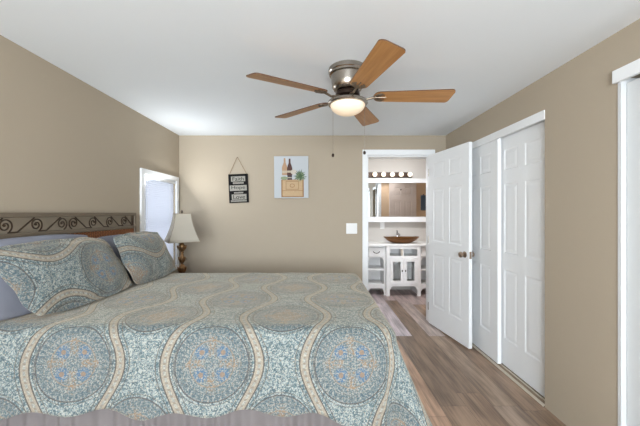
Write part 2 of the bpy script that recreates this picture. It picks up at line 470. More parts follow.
hinge = Vector((1.340, 3.744)); free = Vector((1.470, 3.020)); dv = free-hinge; dl = dv.length; ang = math.atan2(dv.y, dv.x)
door = struct('door_1', six_panel(dl, 2.005), M['white'], (hinge.x, hinge.y, .015), ang, 'white six-panel bedroom door standing open')
def knob_bm(sgn):
    prof = [(0, 0), (.031, 0), (.031, .004), (.026, .008), (.012, .011), (.011, .026), (.016, .030), (.026, .036), (.029, .045), (.026, .054), (.014, .060), (0, .061)]
    b = lathe(prof, 20)
    bmesh.ops.transform(b, matrix=Matrix.Rotation(PI/2*sgn, 4, 'X'), verts=b.verts[:]); return b
kx = dl-.062
obj('door_knob', knob_bm(1), M['knob'], door, True, (kx, 0, .905))
obj('door_knob', knob_bm(-1), M['knob'], door, True, (kx, .035, .905))
obj('latch_plate', bbox(dl-.001, dl+.002, .006, .029, .87, .94), M['knob'], door)
for hz in (.2, 1.0, 1.8):
    bm = bmesh.new(); tube([(-.004, .002, hz-.045), (-.004, .002, hz+.045)], .006, bm); obj('hinge', bm, M['nickel'], door)

# closet sliding doors (right wall)
fx, nx = XR+.012, XR+.058
d2 = struct('door_2', six_panel(.66, 1.965, .032), M['white'], (fx, 3.375, .018), -PI/2, 'white six-panel sliding closet door, the front leaf')
d3 = struct('door_3', six_panel(.66, 1.965, .032), M['white'], (nx, 2.80, .018), -PI/2, 'white six-panel sliding closet door, the recessed leaf')
bm = bmesh.new(); bx(bm, XR-.006, XR+.012, C0, C1, 1.972, 2.036); bx(bm, XR+.012, XR+.1, C0, C1, 1.985, 2.0)
struct('trim_2', bm, M['whitetrim'], label='white header board over the closet doors')
bm = bmesh.new(); bx(bm, XR-.012, XR+.11, C0+.001, C1-.001, 0, .004)
for xx in (XR-.012, XR+.003, XR+.046, XR+.098): bx(bm, xx, xx+.005, C0+.001, C1-.001, .004, .013, 1)
struct('trim_3', bm, [mat('tan_track', (142, 122, 102), .5), M['cream']], label='cream closet door floor track')
bm = bmesh.new(); bx(bm, XR+.001, XR+.12, C0-.001, C0+.004, .0, CZ)
struct('trim_4', bm, M['wall'])
# second closet close to the camera
bm = bmesh.new(); bx(bm, XR-.02, XR+.001, K0, K1+.014, 2.003, 2.068)
struct('trim_5', bm, M['whitetrim'], label='white header board at the near closet')
d4 = struct('door_4', six_panel(.62, 1.975, .032), M['dimmed_white'], (XR+.022, K1-.022, .018), -PI/2, 'white sliding closet door at the photograph edge')
d5 = struct('door_5', six_panel(.60, 1.975, .032), M['white'], (XR+.066, 1.05, .018), -PI/2, 'white sliding closet door behind its neighbour')
bm = bmesh.new(); bx(bm, XR-.004, XR+.12, K1-.018, K1, 0, 2.02); struct('trim_6', bm, M['dimmed_white'], label='white jamb strip of the near closet')
bm = bmesh.new(); bx(bm, XR-.012, XR+.11, K0+.001, K1-.02, 0, .012); struct('trim_7', bm, M['cream'])

# left window: casing, sash, glass
win = bpy.data.objects.new('window_1', None); COL.objects.link(win); win['kind'] = 'structure'
bm = bmesh.new(); c = .045; xx = XL+.02
bx(bm, XL-.001, xx, W0-c, W0+.004, WZ0-c, WZ1+c); bx(bm, XL-.001, xx, W1-.004, W1+c, WZ0-c, WZ1+c); bx(bm, XL-.001, xx, W0, W1, WZ1-.004, WZ1+c); bx(bm, XL-.001, xx+.012, W0, W1, WZ0-c, WZ0+.004)
obj('window_casing', bm, M['whitetrim'], win)
bm = bmesh.new()
for a in ((W0, W0+.03, WZ0, WZ1), (W1-.03, W1, WZ0, WZ1), (W0, W1, WZ0, WZ0+.03), (W0, W1, WZ1-.03, WZ1), (W0, W1, 1.2, 1.23)): bx(bm, XL-.115, XL-.085, a[0], a[1], a[2], a[3])
obj('window_sash', bm, M['whitetrim'], win)
obj('window_pane', bbox(XL-.103, XL-.099, W0+.03, W1-.03, WZ0+.03, WZ1-.03), M['glass'], win)
bl = thing('mini_blind', 'closed white horizontal mini blind filling the left wall window', 'blind', (XL-.02, (W0+W1)/2, WZ1))
hw = (W1-W0)/2-.012
obj('headrail', bbox(-.016, .018, -hw, hw, -.036, -.003, .003), M['whitetrim'], bl)
bm = bmesh.new(); n = 44; zt, zb_ = -.045, -(WZ1-WZ0)+.03; pit = (zt-zb_)/n
for i in range(n):
    z = zt-pit*(i+.5)
    prof = [(-.0045, -.0128), (-.0005, -.006), (.0015, 0), (.0005, .006), (-.0025, .0128)]
    pv = [[bm.verts.new((x_, y_, z+z_)) for x_, z_ in prof] for y_ in (-hw, hw)]
    for k in range(4): bm.faces.new([pv[0][k], pv[0][k+1], pv[1][k+1], pv[1][k]])
sl = obj('slats', bm, M['slat'], bl, 'all')
for yy in (-hw*.7, hw*.7): obj('ladder_cord', tube([(.006, yy, -.03), (.006, yy, zb_)], .0012, None, 5), M['whitetrim'], bl)
obj('bottom_rail', bbox(-.01, .012, -hw, hw, zb_-.02, zb_-.004, .002), M['whitetrim'], bl)
bm = bmesh.new(); tube([(.014, -hw+.05, -.03), (.015, -hw+.05, -.55)], .003, bm, 6); obj('tilt_wand', bm, M['whitetrim'], bl)
# added rear window, unseen behind the camera, framing the fill lamp
win2 = bpy.data.objects.new('added_window_2', None); COL.objects.link(win2); win2['kind'] = 'structure'
bm = bmesh.new()
for a in ((RX0, RX0+.05, RZ0, RZ1), (RX1-.05, RX1, RZ0, RZ1), (RX0, RX1, RZ0, RZ0+.05), (RX0, RX1, RZ1-.05, RZ1), (-.12, -.08, RZ0, RZ1)): bx(bm, a[0], a[1], YF-.06, YF-.02, a[2], a[3])
obj('window_sash', bm, M['whitetrim'], win2)
obj('window_pane', bbox(RX0+.05, RX1-.05, YF-.042, YF-.038, RZ0+.05, RZ1-.05), M['glass'], win2)

# ------------------------------------------------------------------ bed
BZ = .812; EF, EN, EFAR = .37, 1.40, 2.76           # coverlet edges: foot (x), near and far (y)
bed = thing('bed', 'bed with scrolled iron and wicker headboard and gathered grey skirt', 'bed', (-.6, 2.03, 0))
bo = Vector((-.6, 2.03, 0))
def bobj(name, bm, m, parent=None, smooth=False):
    if parent is None: bmesh.ops.translate(bm, vec=-bo, verts=bm.verts[:]); return obj(name, bm, m, bed, smooth)
    bmesh.ops.translate(bm, vec=-bo, verts=bm.verts[:]); return obj(name, bm, m, parent, smooth)
bobj('mattress', bbox(-1.58, EF-.035, EN+.05, EFAR-.04, .46, .787, .05, 4), M['mattress'], None, True)
bobj('box_spring', bbox(-1.58, EF-.09, EN+.10, EFAR-.09, .2, .455, .02, 2), M['mattress'])
for lx in (-1.5, .22):
    for ly in (1.55, 2.6): bobj('leg', lathe([(0, 0), (.03, 0), (.025, .195), (0, .195)], 12, cx=lx, cy=ly), M['dark'])
# gathered skirt: near side, foot, far side
path = []; yN, yFa, xF = EN+.036, EFAR-.025, EF-.022
L1 = xF+1.56; L2 = yFa-yN; L = L1+L2+L1
bm = bmesh.new(); NS = 760; rows = 7; grid = []
for i in range(NS+1):
    u = L*i/NS
    if u < L1: p, nrm = Vector((-1.56+u, yN, 0)), Vector((0, -1, 0))
    elif u < L1+L2: p, nrm = Vector((xF, yN+u-L1, 0)), Vector((1, 0, 0))
    else: p, nrm = Vector((xF-(u-L1-L2), yFa, 0)), Vector((0, 1, 0))
    ph = u*2*PI/.074+1.8*math.sin(u*7.1)+1.1*math.sin(u*17.3)
    rw = []
    for j in range(rows+1):
        z = .475-(.475-.012)*j/rows; k = j/rows
        a = (.004+.022*k)*(math.sin(ph)+.45*math.sin(ph*.37+1.0)) 
        rw.append(bm.verts.new(p+nrm*(a-.014+.012*k*k)+Vector((0, 0, z))))
    grid.append(rw)
for A, B in zip(grid, grid[1:]):
    for j in range(rows): bm.faces.new([A[j], B[j], B[j+1], A[j+1]])
bobj('bed_skirt', bm, M['skirt'], None, 'all')
# headboard
HY0, HY1 = 1.277, 2.775; hx0, hx1 = -1.64, -1.605
hb = bpy.data.objects.new('headboard', None); COL.objects.link(hb); hb.parent = bed
def hobj(name, bm, m, smooth=False): return bobj(name, bm, m, hb, smooth)
hobj('top_rail', bbox(hx0, hx1, HY0, HY1, 1.305, 1.332, .004), M['iron'])
hobj('lower_rail', bbox(hx0, hx1, HY0+.03, HY1-.03, 1.196, 1.221, .004), M['iron'])
for a in (HY0, HY1-.03): hobj('post', bbox(hx0, hx1, a, a+.03, 0, 1.306, .003), M['iron'])
hobj('wicker_panel', bbox(hx0+.006, hx1-.006, HY0+.03, HY1-.03, .55, 1.197), M['wicker'])
ymid = (HY0+HY1)/2; zc_, xm = 1.263, hx1-.012
def scroll(sgn, yc):
    pts = []
    # tail falls from the last loop's top to this loop's foot, then the loop winds in
    pts += [(xm, yc-sgn*(.168-.10*k/6*1.0), zc_+.040-.076*(k/6)) for k in range(7)]
    for k in range(40):
        a = -PI*.62-k/39*PI*3.35; rr = .041-.033*(k/39)
        pts.append((xm, yc+sgn*rr*math.cos(a), zc_+rr*math.sin(a)*.97))
    return pts
for sgn in (1, -1):
    for k in range(4):
        yc = ymid+sgn*(.047+.181*k)
        pts = scroll(sgn, yc)
        if k == 0: pts = pts[7:]
        bm = tube(pts, .0042, n=6); tube([pts[-1], (xm, pts[-1][1]+.006, pts[-1][2]+.003)], .0075, bm, 6)
        hobj('scroll', bm, M['scroll'], True)
    yc = ymid+sgn*(.047+.181*4)
    bm = tube([(xm, yc-sgn*.168+sgn*.1*q/6*.95, zc_+.04-.076*q/6) for q in range(7)], .0042, n=6); hobj('scroll_tail', bm, M['scroll'])
    ye = HY1-.036 if sgn > 0 else HY0+.036
    hobj('end_bracket', bbox(xm-.006, xm+.006, ye-.005, ye+.005, 1.221, 1.305), M['scroll'])

# ------------------------------------------------------------------ coverlet
R = .065; s1, t1, t2 = EF-R, EN+R, EFAR-R
S0 = -1.565; LF, LN, LFAR = .10+.34, .10+.319, .40
def cloth(s, t):
    es = max(0, s-s1); en = max(0, t1-t); ef = max(0, t-t2)
    ey = en if en > 0 else ef; sy = -1 if en > 0 else 1
    r = math.hypot(es, ey)
    bumpz = .006*noise.noise(Vector((s*3, t*3, 0)))+.004*noise.noise(Vector((s*8, t*8, 3)))
    crown = 0
    if r < 1e-9: return Vector((s, t, BZ+bumpz+crown))
    cx, cyy = min(s, s1), min(max(t, t1), t2)
    dx, dy = es/r, sy*ey/r
    if r < R*PI/2: o, z = R*math.sin(r/R), -R*(1-math.cos(r/R)); h = 0
    else:
        h = r-R*PI/2; ph = math.atan2(ey, es); cor = math.sin(2*ph)**2 if es > 0 and ey > 0 else 0
        fl = .13+.36*cor
        o = R+fl*h+h*.05*math.sin((s*9 if ey > es else t*9)+1)*(1-cor)+h*.05*noise.noise(Vector((s*5, t*5, 7)))
        z = -R-h*math.sqrt(1-fl*fl)
    return Vector((cx+dx*o, cyy+dy*o, BZ+z+bumpz*max(0, 1-r/.1)))
bm = bmesh.new(); uvl = bm.loops.layers.uv.new('UVMap'); NI, NJ = 150, 150; vs = []; uvs = {}
for i in range(NI+1):
    row = []
    for j in range(NJ+1):
        fi, fj = i/NI, j/NJ
        tb = -LN+fj*(t2-t1+LN+LFAR)
        lf = LF+.016*math.cos((t1+tb-1.275)*2*PI/.30)*(1)
        s = S0+fi*(s1-S0+lf)
        ln = LN-.018+.016*math.cos((s-.153)*2*PI/.31)+.12*max(0, min(1, (s+.02)/.4))**1.3
        t = t1-ln+fj*(t2-t1+ln+LFAR)
        v = bm.verts.new(cloth(s, t)); uvs[v] = (s, t); row.append(v)
    vs.append(row)
for i in range(NI):
    for j in range(NJ):
        f = bm.faces.new([vs[i][j], vs[i+1][j], vs[i+1][j+1], vs[i][j+1]])
        for l in f.loops: l[uvl].uv = uvs[l.vert]
cv = tag(obj('coverlet', bm, M['quilt'], None, 'keep'), 'blue and tan medallion print quilt with scalloped hem spread over the bed', 'coverlet')
so = cv.modifiers.new('thick', 'SOLIDIFY'); so.thickness = .008; so.offset = -1

# ------------------------------------------------------------------ pillows
def pillow(wd, ht, th, flange=0, seed=0, shear=0, uvname='UVMap'):
    """lies in local XY (x width, y height), bulges along z"""
    bm = bmesh.new(); ul = bm.loops.layers.uv.new(uvname); n, m_ = 44, 32; uv = {}
    surf = []
    for side in (1, -1):
        g = []
        for i in range(n+1):
            r_ = []
            for j in range(m_+1):
                a, b = 2*i/n-1, 2*j/m_-1
                pa = min(1, abs(a)*wd/(wd-2*flange)); pb = min(1, abs(b)*ht/(ht-2*flange))
                bul = max(0, (1-pa**2.6))**.55*max(0, (1-pb**2.6))**.55
                x, y = a*wd/2*(1-.075*b*b*abs(b))**1, b*ht/2*(1-.11*a*a*abs(a))**1
                x -= shear*y
                z = side*(th/2*bul+.0025)
                q = Vector((x*5, y*5, seed*3.7))
                z += (.014 if flange else .006)*noise.noise(q)*(.3+bul)+.004*noise.noise(q*2.6)
                if flange: z += .006*math.sin(a*9+seed)*(1-bul)*abs(b)+.005*math.sin(b*7+seed)*(1-bul)
                v = bm.verts.new((x, y, z)); uv[v] = (x, y); r_.append(v)
            g.append(r_)
        for i in range(n):
            for j in range(m_):
                q = [g[i][j], g[i+1][j], g[i+1][j+1], g[i][j+1]]
                f = bm.faces.new(q if side > 0 else q[::-1])
                for l in f.loops: l[ul].uv = uv[l.vert]
        surf.append(g)
    A, B = surf
    rim = [(i, 0) for i in range(n)]+[(n, j) for j in range(m_)]+[(i, m_) for i in range(n, 0, -1)]+[(0, j) for j in range(m_, 0, -1)]
    for k in range(len(rim)):
        (i, j), (i2, j2) = rim[k], rim[(k+1) % len(rim)]
        f = bm.faces.new([A[i][j], B[i][j], B[i2][j2], A[i2][j2]])
        for l in f.loops: l[ul].uv = uv[l.vert]
    return bm
def place(o, bottom, top, yc, twist=0, roll=0):
    """bottom/top: (x, z) of the lower and upper edge in world; pillow width along -y .. its front faces the foot"""
    b, t = Vector((bottom[0], yc, bottom[1])), Vector((top[0], yc, top[1]))
    up = (t-b).normalized(); wdir = Vector((0, 1, 0)); nrm = wdir.cross(up)
    Mx = Matrix((wdir, up, nrm)).transposed()
    o.matrix_world = Matrix.Translation((b+t)/2) @ Matrix.Rotation(twist, 4, 'Z') @ (Mx.to_4x4()) @ Matrix.Rotation(roll, 4, 'Z')
g1 = tag(obj('pillow', pillow(.74, .40, .06, 0, 1), M['grey'], None, 'keep'), 'grey pillow behind the nearer printed sham, poking out toward the camera side', 'pillow', 'grey pillows')
place(g1, (-1.450, .832), (-1.556, 1.190), 1.73, -.06)
g2 = tag(obj('pillow', pillow(.56, .38, .09, 0, 2), M['grey'], None, 'keep'), 'grey pillow almost hidden behind the farther printed sham by the window', 'pillow', 'grey pillows')
place(g2, (-1.42, .832), (-1.555, 1.14), 2.40)
p1 = tag(obj('pillow_sham', pillow(.71, .41, .095, .025, 3, .16), M['sham'], None, 'keep'), 'printed quilted sham nearer the camera, larger, overlapping the other sham', 'pillow sham', 'printed shams')
place(p1, (-1.290, .834), (-1.472, 1.168), 1.785, -.09, 0)
p2 = tag(obj('pillow_sham', pillow(.60, .40, .13, .02, 5), M['sham2'], None, 'keep'), 'printed quilted sham at the window side of the bed, partly behind the nearer sham', 'pillow sham', 'printed shams')
place(p2, (-1.235, .842), (-1.395, 1.162), 2.43, -.03, 0)

# ------------------------------------------------------------------ nightstand and lamp
ns = thing('nightstand', 'small dark nightstand hidden behind the bed under the table lamp', 'nightstand', (-1.41, 3.2, 0))
obj('top', bbox(-.22, .22, -.2, .2, .63, .655, .006), M['wood_dark'], ns)
obj('body', bbox(-.2, .2, -.18, .18, .15, .63), M['wood_dark'], ns)
for z in (.17, .40):
    dr = obj('drawer', bbox(.2, .212, -.165, .165, z, z+.21, .004), M['wood_dark'], ns)
    b = lathe([(0, 0), (.008, 0), (.007, .012), (.014, .02), (.010, .027), (0, .028)], 14); bmesh.ops.transform(b, matrix=Matrix.Translation((.212, 0, z+.105)) @ Matrix.Rotation(PI/2, 4, 'Y'), verts=b.verts[:])
    obj('knob', b, M['knob'], dr, True)
for lx in (-.17, .17):
    for ly in (-.15, .15): obj('leg', bbox(lx-.02, lx+.02, ly-.02, ly+.02, 0, .15), M['wood_dark'], ns)
lamp = thing('table_lamp', 'table lamp with cream bell shade and carved bronze stem by the window', 'lamp', (-1.385, 3.2, .655))
prof = [(0, 0), (.078, 0), (.08, .012), (.066, .022), (.05, .03), (.03, .042), (.02, .055), (.024, .07), (.034, .095), (.036, .115), (.024, .14), (.012, .155), (.013, .165), (.024, .185), (.027, .20), (.022, .225), (.013, .26), (.018, .267), (.018, .275), (.013, .282), (.03, .305), (.036, .325), (.033, .345), (.018, .358), (.014, .365), (.02, .372), (.02, .38), (.010, .39), (.010, .44), (0, .44)]
obj('stem', lathe(prof, 28), M['gold'], lamp, True)
for zb_, h, r0, r1, nn in ((.06, .065, .022, .040, 6), (.165, .06, .013, .031, 6), (.285, .06, .014, .041, 7)):
    bm = bmesh.new()                                 # carved leaves around one swelling
    for k in range(nn):
        a = 2*PI*k/nn; c_, s_ = math.cos(a), math.sin(a)
        pts = [(r0*c_, r0*s_, zb_), ((r1)*c_*.95, r1*s_*.95, zb_+h*.55), (r1*c_*1.08, r1*s_*1.08, zb_+h*.9), (r1*c_*1.16, r1*s_*1.16, zb_+h)]
        tube(pts, [.004, .0075, .006, .002], bm, 6)
    obj('leaf_carving', bm, M['gold'], lamp, True)
bm = bmesh.new(); sh0, sh1 = .385, .668; NSEG = 10; phi = math.radians(33)+PI/2
rings = []
def shade_ring(f):
    hs = .072+.073*(f**1.6)                          # half side, flaring toward the foot
    pts = []; cc = .22
    for k in range(4):
        for q in range(8):
            a = q/8
            p0 = Vector((1, -1)).to_3d() if 0 else None
            x0, y0 = ((1, -1), (1, 1), (-1, 1), (-1, -1))[k]; x1, y1 = ((1, 1), (-1, 1), (-1, -1), (1, -1))[k]
            x, y = x0+(x1-x0)*a, y0+(y1-y0)*a
            pts.append((hs*x, hs*y))
    return pts
for i in range(NSEG+1):
    f = i/NSEG; z = sh1-(sh1-sh0)*f
    rings.append([bm.verts.new((x*math.cos(phi)-y*math.sin(phi), x*math.sin(phi)+y*math.cos(phi), z)) for x, y in shade_ring(f)])
for A, B in zip(rings, rings[1:]):
    for k in range(len(A)): bm.faces.new([A[k], B[k], B[(k+1) % len(A)], A[(k+1) % len(A)]])
sd = obj('lamp_shade', bm, M['shade'], lamp, True); so = sd.modifiers.new('thick', 'SOLIDIFY'); so.thickness = .002
bm = bmesh.new(); rot = lambda x, y: (x*math.cos(phi)-y*math.sin(phi), x*math.sin(phi)+y*math.cos(phi))
for k in range(4):
    tube([(*[c*1.012 for c in rot(*shade_ring(i/NSEG)[k*8])], sh1-(sh1-sh0)*i/NSEG) for i in range(NSEG+1)], .0022, bm, 6)
for f, z in ((0, sh1), (1, sh0)):
    rg = shade_ring(f); rg = rg+[rg[0]]
    tube([(*[c*1.008 for c in rot(*q)], z) for q in rg], .0026, bm, 6)
obj('shade_piping', bm, M['shadetrim'], sd, True)
bm = lathe([(0, .66), (.004, .66), (.004, .675), (.010, .682), (.011, .690), (.006, .698), (.003, .706), (0, .708)], 14)
tube([(.0, .0, .43), (0, .055, .50), (0, .055, .62), (0, 0, .665)], .002, bm, 6); tube([(.0, .0, .43), (0, -.055, .50), (0, -.055, .62), (0, 0, .665)], .002, bm, 6)
obj('finial', bm, M['dark'], lamp, True)
b = lathe([(0, .44), (.014, .44), (.014, .48), (.03, .53), (.03, .555), (.016, .585), (0, .59)], 14); obj('bulb', b, M['shade'], lamp, True)

# ------------------------------------------------------------------ ceiling fan
FX, FY = .199, 2.03; ZB = 2.085
fan = thing('ceiling_fan', 'flush mount ceiling fan with five oak blades and lit frosted bowl', 'ceiling fan', (FX, FY, CEIL))
zz = lambda z: z-CEIL
obj('canopy', lathe([(0, 0), (.118, 0), (.124, -.006), (.124, -.028), (.119, -.034), (.119, -.045), (.108, -.05), (.104, -.095), (.101, -.12), (.09, -.14), (.07, -.15), (0, -.15)], 48), M['nickel'], fan, True)
b = lathe([(0, -.149), (.062, -.149), (.078, -.16), (.080, -.182), (.06, -.192), (0, -.193)], 32); obj('motor_hub', b, M['dark'], fan, True)
obj('switch_housing', lathe([(0, -.18), (.042, -.18), (.044, -.19), (.044, -.204), (.05, -.208), (0, -.21)], 32), M['nickel'], fan, True)
obj('light_ring', lathe([(0, -.206), (.06, -.206), (.11, -.210), (.126, -.217), (.130, -.230), (.124, -.238), (.112, -.240), (0, -.235)], 48), M['nickel'], fan, True)
prof = [(.113, -.234)]+[(.113*math.cos(a), -.236-.068*math.sin(a)) for a in [PI/2*k/12 for k in range(1, 12)]]+[(0, -.304)]
obj('glass_bowl', lathe(prof, 40), M['bowl'], fan, True)
def blade_outline():
    pts = []; r0, r1 = .165, .662; wa, wb = .054, .071
    for k in range(9): a = PI/2+PI*k/8; pts.append((r0+.045+.045*math.cos(a), wa*math.sin(a)))
    pts = pts[::1]
    c = .03
    for k in range(6): a = -PI/2+PI/2*k/5; pts.append((r1-c*.8+c*.8*math.cos(a), -wb+c+c*math.sin(a)))
    for k in range(6): a = PI/2*k/5; pts.append((r1-.012-c*.8+c*.8*math.cos(a), wb-c+c*math.sin(a)))
    return pts
def blade_bm():
    bm = prism(blade_outline(), -.003, .003)
    for f in bm.faces: f.material_index = 0 if abs(f.normal.z) > .5 else 1
    return bm
pitch = math.radians(12)
for k in range(5):
    a = math.radians(-5.27+72*k)
    bm = blade_bm(); bm.normal_update()
    for f in bm.faces: f.material_index = 0 if abs(f.normal.z) > .5 else 1
    Mx = Matrix.Translation((0, 0, ZB-CEIL)) @ Matrix.Rotation(a, 4, 'Z') @ Matrix.Rotation(math.radians(1.4 if k == 0 else .2), 4, 'Y') @ Matrix.Rotation(-pitch, 4, 'X')
    me_o = obj('blade', bm, [M['blade'], M['bladeedge']], fan); me_o.matrix_local = Mx
    # iron: curved arm to a pierced leaf plate under the blade
    bm = tube([(.06, 0, .0), (.09, 0, -.012), (.125, 0, -.018), (.155, 0, -.010), (.175, 0, -.006)], [.011, .009, .0075, .008, .007], n=8)
    for (cx_, cy_) in ((.185, 0), (.205, .028), (.205, -.028)): 
        prism([(cx_+.017*math.cos(q*PI/6), cy_+.015*math.sin(q*PI/6)) for q in range(12)], -.007, -.0035, bm)
    tube([(.16, 0, -.006), (.185, .03, -.006), (.215, .04, -.006), (.235, .022, -.006)], .004, bm, 6)
    tube([(.16, 0, -.006), (.185, -.03, -.006), (.215, -.04, -.006), (.235, -.022, -.006)], .004, bm, 6)
    tube([(.17, 0, -.006), (.245, 0, -.006)], .004, bm, 6)
    o = obj('blade_iron', bm, M['bladeiron'], fan, True); o.matrix_local = Mx
for (dx, z1) in ((-.090, 1.735-CEIL), (.125, 1.752-CEIL)):
    dy = .098
    bm = tube([(dx*.4, dy*.4, -.197), (dx*.85, dy*.85, -.198), (dx*.98, dy*.98, -.202), (dx, dy, -.215), (dx, dy, z1)], .0009, n=5)
    pc = obj('pull_chain', bm, M['nickel'], fan)
    obj('pull_fob', lathe([(0, -.026), (.008, -.022), (.010, -.012), (.007, -.003), (.002, 0), (0, 0)], 12, cx=dx, cy=dy, zb=z1+.002), M['dark'], pc, True)

# ------------------------------------------------------------------ back wall pieces
def px(xp, yp, d): return ((xp-317)*d/312, H-(yp-213)*d/312)
yw = YB-.001
# canvas picture
cx, cz = px(291.3, 177.2, YB-.02); cw2, ch2 = .206, .252
pic = thing('canvas_picture', 'stretched canvas painting of two wine bottles, fern and wooden crate', 'picture', (cx, yw, cz))
pic.rotation_euler = (0, math.radians(-.4), 0)
bm = bbox(-cw2, cw2, -.03, 0, -ch2, ch2, .003)
for f in bm.faces: f.material_index = 0 if f.calc_center_median().y < -.028 else 1
obj('canvas', bm, [M['canvas'], M['canvasedge']], pic)
pm = [mat('paint_'+n, c, .8, vary=.12, bscale=50) for n, c in (('crate', (188, 160, 124)), ('crate_edge', (150, 112, 72)), ('pale_bottle', (176, 142, 112)), ('dark_bottle', (84, 56, 50)), ('label', (186, 172, 150)), ('leaf', (74, 96, 66)), ('cloth', (188, 196, 178)), ('bloom', (196, 186, 172)), ('sage', (138, 150, 118)), ('dark_accent', (58, 56, 66)))]
bm = bmesh.new(); lay = [0]
def P(poly, mi):
    lay[0] += 1; y = -.0305-.00012*lay[0]
    f = bm.faces.new([bm.verts.new((x*.0060-.0, y, z*.0060)) for x, z in poly]); f.material_index = mi
def rect(x0, x1, z0, z1, mi): P([(x0, z0), (x1, z0), (x1, z1), (x0, z1)], mi)
# drawn in units of 6 mm; the canvas is about 69 x 84 units
rect(-20, 25, -40, -5, 0)
rect(-20, 25, -40, -38, 1); rect(-20, 25, -27.5, -26.6, 1); rect(-20, 25, -6.3, -5, 1); rect(-20, -17.5, -40, -5, 1); rect(22.5, 25, -40, -5, 1)
rect(-11, 15, -25, -8, 1); rect(-10, 14, -24, -9, 0)
P([(2+5*math.cos(a*PI/8), -17+4*math.sin(a*PI/8)) for a in range(16)], 1); P([(2+3.8*math.cos(a*PI/8), -17+2.8*math.sin(a*PI/8)) for a in range(16)], 0)
def bottle(cx, base, mi, w=5.2):
    P([(cx-w, base), (cx+w, base), (cx+w, base+15), (cx+w*.8, base+19), (cx+2, base+25), (cx+1.7, base+34), (cx-1.7, base+34), (cx-2, base+25), (cx-w*.8, base+19), (cx-w, base+15)], mi)
bottle(-13, 4, 2, 5.4); bottle(-3, 3, 3, 5.2)
rect(-18, -8, 8, 13, 4); rect(-7.8, 1.8, 9, 13, 4); rect(-7.5, 1.5, -5, 3, 9); rect(-7, 1, -2, 0, 4)
P([(5+6*math.cos(a*PI/8), 10+5*math.sin(a*PI/8)) for a in range(16)], 7); P([(-14+7*math.cos(a*PI/8), -2+3.5*math.sin(a*PI/8)) for a in range(16)], 8)
rl = random.Random(4)
for k in range(34):
    a = 2*PI*k/34+rl.random()*.2; ln = 9+7*rl.random(); bx_, bz_ = 18, 2
    ex, ez = bx_+ln*math.cos(a), bz_+ln*math.sin(a)*.95; nx_, nz_ = -math.sin(a)*1.1, math.cos(a)*1.1
    P([(bx_-nx_*.4, bz_-nz_*.4), ((bx_+ex)/2-nx_, (bz_+ez)/2-nz_), (ex, ez), ((bx_+ex)/2+nx_, (bz_+ez)/2+nz_)], 5 if k % 3 else 8)
P([(18+4*math.cos(a*PI/6), 2+4*math.sin(a*PI/6)) for a in range(12)], 5)
P([(27, -1), (32, .4), (27, 1.2)], 5)
o = obj('painted_image', bm, pm, pic)
# hanging sign
sx, sz = px(238.6, 188.4, YB-.01)
sg = thing('hanging_sign', 'small black board sign hung on twine, white word blocks', 'sign', (sx, yw, sz)); sg.rotation_euler = (0, math.radians(-2.4), 0)
hw2, hh = .119, .174
obj('board', bbox(-hw2, hw2, -.012, -.001, -hh, hh, .002), M['black'], sg)
bm = bmesh.new(); nz_ = .374
tube([(-.105, -.009, hh-.004), (-.004, -.008, nz_), (0, -.008, nz_+.004), (.004, -.008, nz_), (.105, -.009, hh-.004)], .0028, bm, 6); obj('twine', bm, M['twine'], sg, True)
bm = bmesh.new(); tube([(0, .0, nz_), (0, -.016, nz_+.002)], .004, bm, 8); obj('nail', bm, M['nickel'], sg)
def word(txt, z, hgt, x0, x1):
    bb = obj('word_block', bbox(x0, x1, -.0145, -.012, z-hgt/2, z+hgt/2), M['letterbox'], sg)
    cu = bpy.data.curves.new('lettering', 'FONT'); cu.body = txt; cu.size = .075; cu.align_x = 'CENTER'; cu.extrude = .0004
    t = bpy.data.objects.new('tmp', cu); COL.objects.link(t); bpy.context.view_layer.update()
    me = bpy.data.meshes.new_from_object(t.evaluated_get(bpy.context.evaluated_depsgraph_get())); bpy.data.objects.remove(t)
    xs = [v.co.x for v in me.vertices]; ys = [v.co.y for v in me.vertices]; wdt = max(xs)-min(xs); hy = max(ys)-min(ys)
    fx_, fy_ = (x1-x0)*.80/wdt, hgt*.74/hy; mx_, my_ = (max(xs)+min(xs))/2, (max(ys)+min(ys))/2
    for v in me.vertices:
        X, Y, Z = v.co; v.co = ((x0+x1)/2+(X-mx_)*fx_, -.0151-Z, z+(Y-my_)*fy_)
    me.materials.clear(); me.materials.append(M['black'])
    l = bpy.data.objects.new('lettering', me); COL.objects.link(l); l.parent = bb
word('Faith', .115, .062, -.085, .085); word('Hope', .005, .066, -.105, .100); word('Love', -.103, .064, -.085, .092)
for z, a, b, h in ((.066, -.065, .065, .022), (-.052, -.055, .055, .02), (-.150, -.098, .092, .022)):
    rr = random.Random(int((z+1)*1000)); x = a; bm = bmesh.new()
    while x < b:                                     # a line of small illegible letters
        wl = rr.uniform(.006, .012); bx(bm, x, min(b, x+wl), -.0135, -.012, z-h/2, z+h/2*rr.uniform(.7, 1)); x += wl+.0022
    obj('small_lettering', bm, M['letterbox'], sg)
# switch plate
swx, swz = px(351.6, 228.5, YB)
sw = thing('light_switch', 'white double rocker switch plate beside the doorway', 'light switch', (swx, yw, swz))
obj('plate', bbox(-.066, .066, -.007, 0, -.064, .064, .003), M['plate'], sw)
for q in (-.026, .026): obj('rocker', bbox(q-.016, q+.016, -.011, -.007, -.033, .033, .002), M['plate'], sw)

